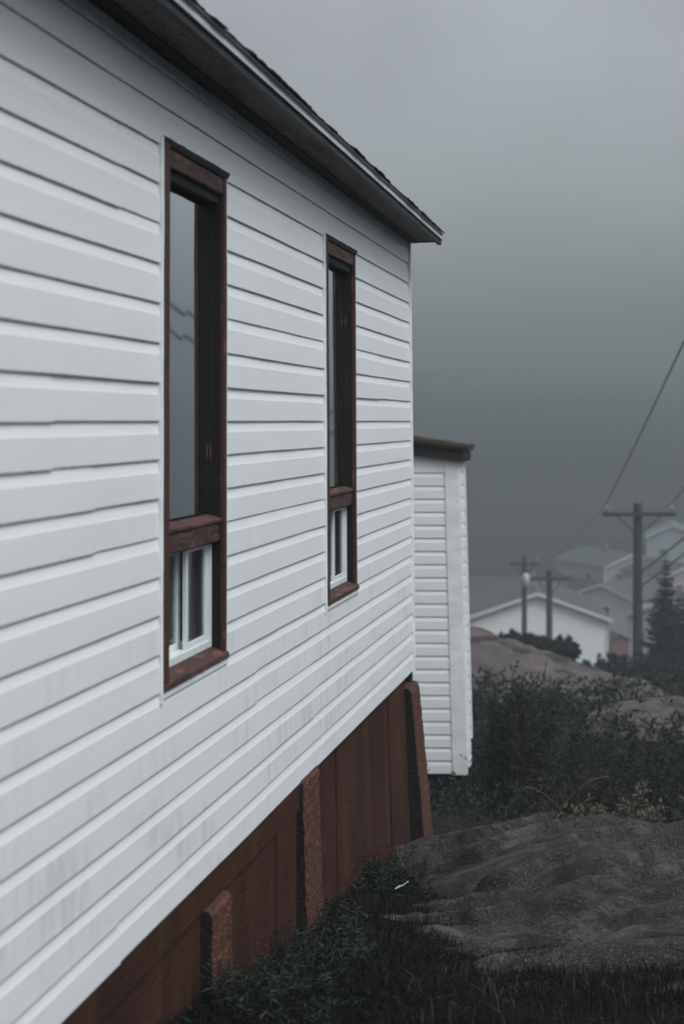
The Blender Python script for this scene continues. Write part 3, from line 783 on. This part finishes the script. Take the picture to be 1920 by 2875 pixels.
# ------------------------------------------------------------------ village houses
def hm(name, c, r=.7): return mat(name, c, r, .2, c2=tuple(v * .86 for v in c), vscale=(.6, .6, 9), bump=(.4, (.2, .2, 10), .03))
M['w_white'] = hm('white house wall', (.84, .88, .88)); M['w_white2'] = hm('off white house wall', (.55, .57, .56))
M['w_pink'] = hm('pinkish tan house wall', (.42, .34, .31)); M['w_blue'] = hm('pale blue wall', (.40, .45, .48))
M['r_grey'] = hm('grey roof', (.075, .085, .09)); M['r_dark'] = hm('dark roof', (.045, .05, .055)); M['r_blue'] = hm('blue roof', (.13, .17, .20))
M['w_trim'] = hm('house trim', (.60, .63, .66)); M['w_glass'] = mat('dark window', (.03, .035, .04), .2, .6); M['red_door'] = mat('red brown boards', (.16, .07, .06), .7)
def bhouse(name, loc, rz_, wd, dp, wh, rh, wall, roof, lab, wins=(), doors=(), over=.3, trimm=True, chimney=False, sc=1.0):
    """gable front faces -y; the ridge runs along +y"""
    h = empty(name, loc, rz_, label=lab, cat='house', group='houses of the village below')
    h.scale = (sc, sc, sc)
    b = MB(); w2 = wd / 2
    b.box(-w2, w2, 0, dp, -3, wh)
    for yy in (0.0, dp): b.quad([(-w2, yy, wh), (w2, yy, wh), (0, yy, wh + rh)] if yy == 0 else [(w2, yy, wh), (-w2, yy, wh), (0, yy, wh + rh)])
    b.build('wall', wall, h)
    b = MB(); k = rh / w2; t = .14
    for s in (-1, 1):
        e = s * (w2 + over); ze = wh - over * k
        q = [(0, -over, wh + rh + .02), (e, -over, ze + .02), (e, dp + over, ze + .02), (0, dp + over, wh + rh + .02)]
        q2 = [(x, y, z + t) for (x, y, z) in q]
        i = len(b.v); b.v += q + q2
        for f in ((0,1,2,3),(7,6,5,4),(0,4,5,1),(1,5,6,2),(2,6,7,3)): b.f.append(tuple(i+n_ for n_ in f)); b.m.append(0)
    r = b.build('roof', roof, h)
    if chimney:
        b = MB(); b.box(-.3, .3, dp * .5, dp * .5 + .6, wh + rh - .4, wh + rh + .7); b.build('chimney', M['red_door'], r)
    if trimm:
        b = MB()
        for s in (-1, 1):
            e = s * (w2 + over); ze = wh - over * k
            b.quad([(0, -over - .02, wh + rh + .17), (e, -over - .02, ze + .17), (e, -over - .02, ze - .08), (0, -over - .02, wh + rh - .08)])
            b.quad([(0, -over - .02, wh + rh - .08), (e, -over - .02, ze - .08), (e, -over + .08, ze - .08), (0, -over + .08, wh + rh - .08)])
            b.box(s * w2 - .09, s * w2 + .09, -.05, .05, -3, wh - .02)
        b.build('bargeboard', M['w_trim'], h)
    for (x, z, ww, hh, side) in wins:
        b = MB(); 
        if side == 'f':
            b.box(x - ww/2, x + ww/2, -.06, -.01, z, z + hh); fo = b.build('window', M['w_trim'], h)
            b = MB(); b.box(x - ww/2 + .1, x + ww/2 - .1, -.09, -.061, z + .1, z + hh - .1); b.build('pane', M['w_glass'], fo)
        else:
            s = -1 if side == 'l' else 1; xs = s * (w2 + .01), s * (w2 + .06)
            b.box(min(xs), max(xs), x - ww/2, x + ww/2, z, z + hh); fo = b.build('window', M['w_trim'], h)
            xs = s * (w2 + .061), s * (w2 + .09); b = MB(); b.box(min(xs), max(xs), x - ww/2 + .1, x + ww/2 - .1, z + .1, z + hh - .1); b.build('pane', M['w_glass'], fo)
    for (x, z, ww, hh) in doors:
        b = MB(); b.box(x - ww/2, x + ww/2, -.08, -.01, z, z + hh); b.build('door', M['red_door'], h)
    return h
pA = at(1508, 1668, 70)        # apex of the white gable
bhouse('village_house', (pA.x, 70, pA.z - 4.3 * .73), R(-4), 9.3, 11, 2.65, 1.65, M['w_white'], M['r_grey'], 'large white gabled house, nearest of the village, behind two utility poles',
       wins=((-2.2, .9, .9, .7, 'f'), (5.5, .8, 1.3, 1.0, 'r')), over=.35, sc=.73)
pB = at(1690, 1642, 96)
bhouse('village_house', (pB.x, 96, pB.z - 4.4 * .77), R(-38), 6.4, 8, 3.2, 1.2, M['w_white2'], M['r_grey'], 'small off-white house with grey roof behind the large white gable',
       wins=((0.3, 1.6, 1.0, 1.0, 'f'), (3, 1.5, 1.1, 1.1, 'l')), sc=.77)
pE = at(1800, 1705, 84)
bhouse('village_house', (pE.x + .8, 84, pE.z - 4.1 * .76), R(-70), 7.5, 9, 2.9, 1.2, M['w_white'], M['r_dark'], 'white house partly hidden behind the nearest pole with a red brown door',
       wins=((-2, 1.0, 1.1, 1.0, 'f'), (2, 1.0, 1.1, 1.0, 'l')), doors=((1.2, 0, 1.0, 2.1),), sc=.76)
sh = bhouse('shed', (at(1738, 1790, 76).x, 76, at(1738, 1790, 76).z - 1.7), R(10), 1.0, 1.5, 1.5, .25, M['red_door'], M['r_dark'], 'small red brown shed to the right of the large white gable', over=.1, trimm=False)
sh['category'] = 'shed'; del sh['group']
pC = at(1775, 1556, 158)
bhouse('village_house', (pC.x, 158, pC.z - 4.3), R(24), 7.4, 10, 3.0, 1.3, M['w_pink'], M['r_grey'], 'pinkish tan house up the slope behind the nearest pole',
       wins=((-1.8, 1.2, 1.1, 1.1, 'f'), (1.6, 1.2, 1.1, 1.1, 'f'), (3, 1.2, 1.2, 1.1, 'l')), chimney=True)
pD = at(1890, 1480, 172)
bhouse('village_house', (pD.x, 172, pD.z - 5.2), R(-12), 6.2, 9, 4.0, 1.4, M['w_blue'], M['r_blue'], 'faint pale blue house at the right edge above the spruce',
       wins=((-1.2, 1.6, 1.0, 1.1, 'f'),))
pF = at(1905, 1590, 150)
bhouse('village_house', (pF.x + 1, 150, pF.z - 4.0), R(20), 6.4, 8, 2.9, 1.2, M['w_pink'], M['r_dark'], 'tan house at the right edge directly behind the spruce top',
       wins=((-1.2, 1.2, 1.0, 1.0, 'f'),))
pG = at(1580, 1632, 140)
bhouse('village_house', (pG.x, 140, pG.z - 3.6), R(84), 6.6, 13, 2.5, 1.35, M['w_white2'], M['r_dark'], 'long low house whose dark roof shows above the large white gable',
       wins=((3, 1.0, 1.1, 1.0, 'l'),))
pH = at(1370, 1690, 132)
bhouse('village_house', (pH.x + 2.5, 132, pH.z - 3.9), R(75), 7.6, 12, 2.5, 1.4, M['w_white2'], M['r_dark'], 'dark roofed house left of the two farther poles, mostly behind the white gable',
       wins=((2, 1.0, 1.1, 1.0, 'l'),))

# ------------------------------------------------------------------ vegetation
def leafmat(name, c, c2, tr=.15, rough=.75):
    m = mat(name, c, rough, .10, c2=c2, vscale=(3, 3, 3), vfac=(.4, .6)); return m
M['leaf_dark'] = leafmat('dark leaves', (.012, .016, .0135), (.030, .036, .030))
M['leaf_olive'] = leafmat('olive leaves', (.055, .062, .036), (.10, .108, .068))
M['leaf_red'] = leafmat('reddish leaves', (.05, .027, .020), (.03, .024, .02))
M['bark'] = mat('twig bark', (.045, .036, .032), .9, .1)
M['grass'] = leafmat('dark grass', (.0026, .0033, .0028), (.0055, .0064, .0050))
M['grass_dry'] = leafmat('dry grass', (.10, .080, .055), (.06, .05, .04))
M['weed'] = leafmat('grey green weed leaves', (.007, .0095, .0078), (.022, .028, .024), rough=.5)
M['spruce'] = leafmat('spruce needles', (.018, .025, .024), (.030, .038, .034))
M['forest'] = leafmat('forest', (.006, .0075, .007), (.008, .009, .0085))
def leaf(b, p, d, up, L_, W_):
    """folded pointed leaf: two quads"""
    d = d.normalized(); s = d.cross(up)
    s = s.normalized() if s.length > 1e-4 else Vector((1, 0, 0)); n = s.cross(d)
    a = p; m1 = p + d * L_ * .45 + s * W_ * .5 + n * L_ * .05; m2 = p + d * L_ * .45 - s * W_ * .5 + n * L_ * .05; e = p + d * L_ - n * L_ * .12
    i = len(b.v); b.v += [tuple(a), tuple(m1), tuple(e), tuple(m2)]; b.f.append((i, i+1, i+2)); b.f.append((i, i+2, i+3)); b.m += [b.mi, b.mi]
def rv(rs, k=1): return Vector((rs.gauss(0, k), rs.gauss(0, k), rs.gauss(0, k)))
def bush(loc, h, wd, seed, leafm, lab, name='shrub', nst=28, lsize=.030, dens=30, leafless=.0, lean_=(0, 0)):
    rs = random.Random(seed)
    root = empty(name, loc, label=lab, cat='shrub', group='shrubs behind the bedrock')
    bs = MB(); bl = MB()
    for i in range(nst):
        a = rs.uniform(0, 6.283); rr = wd * .5 * math.sqrt(rs.random()); bx0 = Vector((math.cos(a) * rr * .45, math.sin(a) * rr * .45, -.05))
        hh = h * (1 - .45 * (rr / (wd * .5)) ** 2) * rs.uniform(.6, 1.08)
        tip = Vector((math.cos(a) * rr * 1.3 + lean_[0], math.sin(a) * rr * 1.3 + lean_[1], hh))
        pts = []; n = 7
        k1 = rv(rs, .05 * h)
        for j in range(n + 1):
            t = j / n; pts.append(bx0.lerp(tip, t) + k1 * math.sin(t * 3.14) + rv(rs, .012 * h) * t + Vector((0, 0, -.08 * h * t * (1 - t))))
        bs.tube(pts, [.010 * (1 - .75 * j / n) * (h / 1.1) for j in range(n + 1)], 4)
        bare = rs.random() < leafless
        for q in range(int(dens * (.25 if bare else 1))):
            t = rs.uniform(.22, 1) ** .8; f = t * n; j = min(n - 1, int(f)); p = pts[j].lerp(pts[j+1], f - j)
            tw = rv(rs, 1).normalized(); tw.z = abs(tw.z) * .7 + .1; ln = rs.uniform(.06, .20) * h * (1.15 - t * .6)
            e = p + tw * ln; bs.tube([p, p.lerp(e, .5) + rv(rs, .006), e], [.0035, .0028, .0015], 3)
            for s_ in range(3 if bare else rs.randint(6, 11)):
                pp = p.lerp(e, rs.uniform(.25, 1.05)); leaf(bl, pp, tw * .6 + rv(rs, .7), rv(rs), lsize * rs.uniform(.7, 1.35), lsize * rs.uniform(.4, .62))
    bs.build('stems', M['bark'], root, smooth=True); bl.build('leaves', leafm, root)
    return root
specs = [  # X, Y, height, width, material, label
 (1.62, 10.5, 1.10, .85, 'leaf_dark', 'dark twiggy shrub crowding against the annex corner', .3, 1.0),
 (1.36, 11.6, 1.66, .6, 'leaf_dark', 'tall thin dark shrub whose branch tips lean right over the far rock dome', .2, 1.0),
 (1.95, 10.4, 1.25, .95, 'leaf_red', 'reddish brown twiggy shrub in the middle of the thicket', .55, .8),
 (2.30, 11.3, 1.35, .95, 'leaf_dark', 'dark shrub under the middle utility pole', .2, 1.0),
 (1.32, 9.4, .74, .8, 'leaf_red', 'low reddish leggy shrub just behind the bedrock crest', .5, .8),
 (2.30, 11.0, 1.18, 1.0, 'leaf_dark', 'dark green shrub in front of the brown rock ledge', .1, 1.0),
 (1.76, 9.5, .95, .95, 'leaf_olive', 'olive green leafy shrub just right of the thicket middle', .05, 1.15),
 (2.14, 9.7, 1.10, 1.1, 'leaf_olive', 'largest olive green shrub at the right edge of the picture', .05, 1.15),
 (1.98, 8.9, .60, .75, 'leaf_olive', 'small yellow green shrub right behind the bedrock at the right', .0, 1.2),
 (2.6, 11.5, 1.1, 1.0, 'leaf_dark', 'dark shrub half out of frame below the spruce', .2, 1.0),
 (2.65, 12.7, 1.2, 1.0, 'leaf_dark', 'dark shrub standing before the flat rock ledge', .2, 1.0),
 (2.05, 12.6, 1.25, 1.0, 'leaf_dark', 'dark shrub at the foot of the pinkish rock dome', .2, 1.0),
]
for i, (x, y, h, wd, lm, lab, lf, ds) in enumerate(specs):
    bush((x, y, ground_z(x, y) - .02), h * (.48 if i in (5, 9, 10) else (.78 if i == 1 else .56)), wd, 100 + i, M[lm], lab, leafless=lf, dens=int(32 * ds), lsize=.034 if lm == 'leaf_olive' else .028, lean_=((.18, 0) if i == 1 else (0, 0)))
# far small shrubs in front of the white house
for i, (px, py, Y, h, wd, lab) in enumerate([(1445, 1800, 30, .50, 1.0, 'rounded dark bush at the foot of the faint pole with the transformer'),
        (1505, 1812, 30.5, .42, .75, 'low dark bush at the foot of the middle pole'), (1572, 1822, 29.5, .42, .62, 'small round dark bush right of the middle pole'),
        (1750, 1890, 36, .9, 1.3, 'dark bush at the left foot of the nearest pole'), (1715, 1885, 34, .7, 1.1, 'small dark bush below the red brown shed')]):
    p = at(px, py, Y)
    bush((p.x, Y, p.z - h * .45), h, wd, 300 + i, M['leaf_dark'], lab, nst=22, dens=14, lsize=.10)
# ground cover: low heathy growth filling the hollow between the shrubs
def cover(name, n, fx, leafm, size, seed, hmax):
    rs = random.Random(seed); b = MB()
    for i in range(n):
        x, y = fx(rs); z = ground_z(x, y) - .01
        if x < 1.35 and y < 12.5 and rs.random() < .9: continue
        h = rs.uniform(.3, 1) * hmax
        top = Vector((x, y, z)) + Vector((rs.gauss(0, .25) * h, rs.gauss(0, .25) * h, h))
        for k in range(rs.randint(5, 9)):
            p = Vector((x, y, z)).lerp(top, rs.uniform(.15, 1)); leaf(b, p, rv(rs) + Vector((0, 0, .4)), rv(rs), size * rs.uniform(.6, 1.5), size * rs.uniform(.3, .5))
    return b.build(name, leafm, kind='stuff')
cover('ground_cover', 9000, lambda rs: (rs.uniform(.55, 5.0), rs.uniform(8.4, 14)), M['leaf_dark'], .045, 5, .38)
cover('ground_cover', 5000, lambda rs: (rs.uniform(1.5, 9.5), rs.uniform(14, 26)), M['leaf_dark'], .09, 6, .4)

# grass and weeds in the foreground
def blades(name, n, fx, m, seed, hm_, wdt=.003, lean_=.5, zf=None, ex=None):
    rs = random.Random(seed); b = MB(); c = 0; tries = 0
    while c < n and tries < n * 5:
        tries += 1
        x, y = fx(rs)
        z = zf(x, y)
        if z is None: continue
        c += 1
        h = hm_ * rs.uniform(.35, 1.1); a = rs.uniform(0, 6.283); l = rs.uniform(.1, lean_) * h
        dx, dy = math.cos(a), math.sin(a); sx, sy = -dy * wdt, dx * wdt
        i = len(b.v)
        b.v += [(x - sx, y - sy, z - .01), (x + sx, y + sy, z - .01), (x + dx*l*.35 - sx*.8, y + dy*l*.35 - sy*.8, z + h*.6), (x + dx*l*.35 + sx*.8, y + dy*l*.35 + sy*.8, z + h*.6), (x + dx*l, y + dy*l, z + h*(1 - .25*l/h))]
        b.f += [(i, i+1, i+3, i+2), (i+2, i+3, i+4)]; b.m += [0, 0]
    return b.build(name, m, kind='stuff')
def uo(x, y): return (x - P0[0]) * .2127 + (y - P0[1]) * .9771, (x - P0[0]) * .9771 - (y - P0[1]) * .2127
def grass_z(x, y):
    u, o = uo(x, y)
    if o < .02: return None
    g, r = ground_z(x, y), rock_z(x, y)
    if r > g + .02 + abs(random.gauss(0, .02)): return None
    return g
def fgx(rs):
    y = 3.0 + 5.2 * rs.random() ** 1.5
    return (rs.uniform(-.75, 1.25) * (y * .34), y)
blades('grass', 62000, fgx, M['grass'], 1, .055, .0020, .95, grass_z)
def rock_fringe(x, y):
    u, o = uo(x, y)
    if o < .05: return None
    r = rock_z(x, y); g = ground_z(x, y)
    if r < g - .02: return None
    if nz(x * 2.1, y * 2.1, 6) + random.gauss(0, .22) < -.25 + (y - 5.0) * 1.3: return None
    return r
blades('grass', 22000, lambda rs: (rs.uniform(-.2, 1.9), rs.uniform(3.8, 6.0)), M['grass'], 2, .022, .0018, 1.1, rock_fringe)
blades('dry_grass', 240, lambda rs: (rs.uniform(.1, 1.9), rs.uniform(3.8, 5.4)), M['grass_dry'], 3, .10, .0012, 1.0, lambda x, y: max(rock_z(x, y), ground_z(x, y)) if uo(x, y)[1] > .1 else None)
# leafy weeds along the wall foot
rs = random.Random(9); b = MB()
cnt = 0
while cnt < 400:
    u = rs.uniform(.2, 5.1); o = abs(rs.gauss(0, .26 if u > 2.0 else .34)) + .05
    x = P0[0] + .2127 * u + .9771 * o; y = P0[1] + .9771 * u - .2127 * o
    if rock_z(x, y) > ground_z(x, y) + .05 or nz(x * 2.3, y * 2.3, 5) < -.12: continue
    cnt += 1
    z = ground_z(x, y); h = rs.uniform(.04, .17) * (1.0 if o < .3 else .55)
    top = Vector((x + rs.gauss(0, .4) * h, y + rs.gauss(0, .4) * h, z + h)); base = Vector((x, y, z))
    b.tube([base, top], [.002, .001], 3)
    n = int(5 + h * 45)
    for k in range(n):
        t = (k + 1) / n; a = k * 2.4 + rs.random(); d = Vector((math.cos(a), math.sin(a), rs.uniform(-.1, .9)))
        ll = rs.uniform(.022, .048) * (1.2 - .5 * t)
        leaf(b, base.lerp(top, t), d, Vector((0, 0, 1)) + rv(rs, .3), ll, ll * rs.uniform(.22, .36))
b.build('weeds', M['weed'], kind='stuff')
# a few dry arching stalks behind the bedrock
b = MB()
for i, (x0, x1, hh) in enumerate(((1.20, 1.50, .22), (1.25, 1.02, .16), (1.3, 1.42, .10), (2.2, 2.0, .12))):
    p = Vector((x0, 8.0, -2.22))
    b.tube([p + Vector(((x1 - x0) * t, 0, hh * (t * (2 - t)))) for t in [k / 8 for k in range(9)]], .0022, 4)
b.build('dry_grass', M['grass_dry'], kind='stuff')

def spruce(loc, h, r, seed, lab):
    rs = random.Random(seed); root = empty('spruce_tree', loc, label=lab, cat='tree')
    b = MB(); b.tube([(0, 0, -.3), (0, 0, h * .5), (0, 0, h)], [.11, .07, .01], 7); b.build('trunk', M['bark'], root, smooth=True)
    b = MB(); z = .15
    while z < h * .985:
        t = z / h; rr = r * (1 - t) ** .95 * rs.uniform(.75, 1.15) + .015
        nb = rs.randint(5, 8) if t > .1 else 7; a0 = rs.uniform(0, 6)
        for k in range(nb):
            a = a0 + k * 6.283 / nb + rs.uniform(-.25, .25); L_ = rr * rs.uniform(.65, 1.12)
            d = Vector((math.cos(a), math.sin(a), 0)); n = max(4, int(L_ / .07))
            pts = [Vector((0, 0, z)) + d * L_ * (j / n) + Vector((0, 0, -.30 * L_ * (j / n) + .28 * L_ * (j / n) ** 3)) for j in range(n + 1)]
            b.tube(pts, [.012 * (1 - .8 * j / n) + .002 for j in range(n + 1)], 3)
            for j in range(1, n + 1):
                for s in range(9):
                    p = pts[j - 1].lerp(pts[j], rs.random()); side = d.cross(Vector((0, 0, 1))) * rs.choice((-1, 1))
                    dr = side * rs.uniform(.3, 1) + d * rs.uniform(.2, .9) + Vector((0, 0, rs.uniform(-.8, .25)))
                    ln = (.05 + .10 * min(1, 2 * (1 - t)) + .20 * L_ * (1 - .6 * j / n)) * rs.uniform(.6, 1.2)
                    leaf(b, p, dr, rv(rs), ln, ln * .26)
        z += rs.uniform(.10, .18) * (1.15 - t * .4)
    b.build('crown', M['spruce'], root); return root
p = at(1868, 1562, 40)
spruce((p.x, 40, p.z - 5.0), 5.0, 1.30, 8, 'dark spruce tree at the right edge beside the nearest utility pole')
p = at(1925, 1660, 37)
spruce((p.x, 37, p.z - 4.0), 4.0, 1.2, 18, 'second spruce, cut by the right frame edge')

# forest on the foggy hillside: reads as one mass
rs = random.Random(31); b = MB()
for i in range(14000):
    y = 215 * (560 / 215) ** rs.random(); x = rs.uniform(-.12, .55) * y
    z = ground_z(x, y); h = rs.uniform(3.0, 5.0); r = h * rs.uniform(.3, .4)
    for k in range(3):
        zb = z + h * (.08 + k * .27); zt_ = zb + h * .45; rr = r * (1 - k * .28)
        i0 = len(b.v); n = 6; a0 = rs.random() * 6
        b.v += [(x + math.cos(a0 + q * 6.283 / n) * rr * rs.uniform(.8, 1.2), y + math.sin(a0 + q * 6.283 / n) * rr * rs.uniform(.8, 1.2), zb) for q in range(n)] + [(x, y, min(zt_, z + h))]
        for q in range(n): b.f.append((i0 + q, i0 + (q + 1) % n, i0 + n)); b.m.append(0)
b.build('forest', M['forest'], kind='stuff')

# ------------------------------------------------------------------ haze
b = MB(); b.box(-760, 760, -60, 760, -24, 30)
hz = b.build('haze', None, kind='stuff'); hz.data.materials.clear()
hm_ = bpy.data.materials.new('haze'); hm_.use_nodes = True; t = hm_.node_tree; t.nodes.clear()
o = N(t, 'ShaderNodeOutputMaterial'); pv = N(t, 'ShaderNodeVolumePrincipled')
pv.inputs['Color'].default_value = (.322, .361, .378, 1); pv.inputs['Density'].default_value = .0060; pv.inputs['Anisotropy'].default_value = .0
t.links.new(pv.outputs[0], o.inputs['Volume']); hz.data.materials.append(hm_)
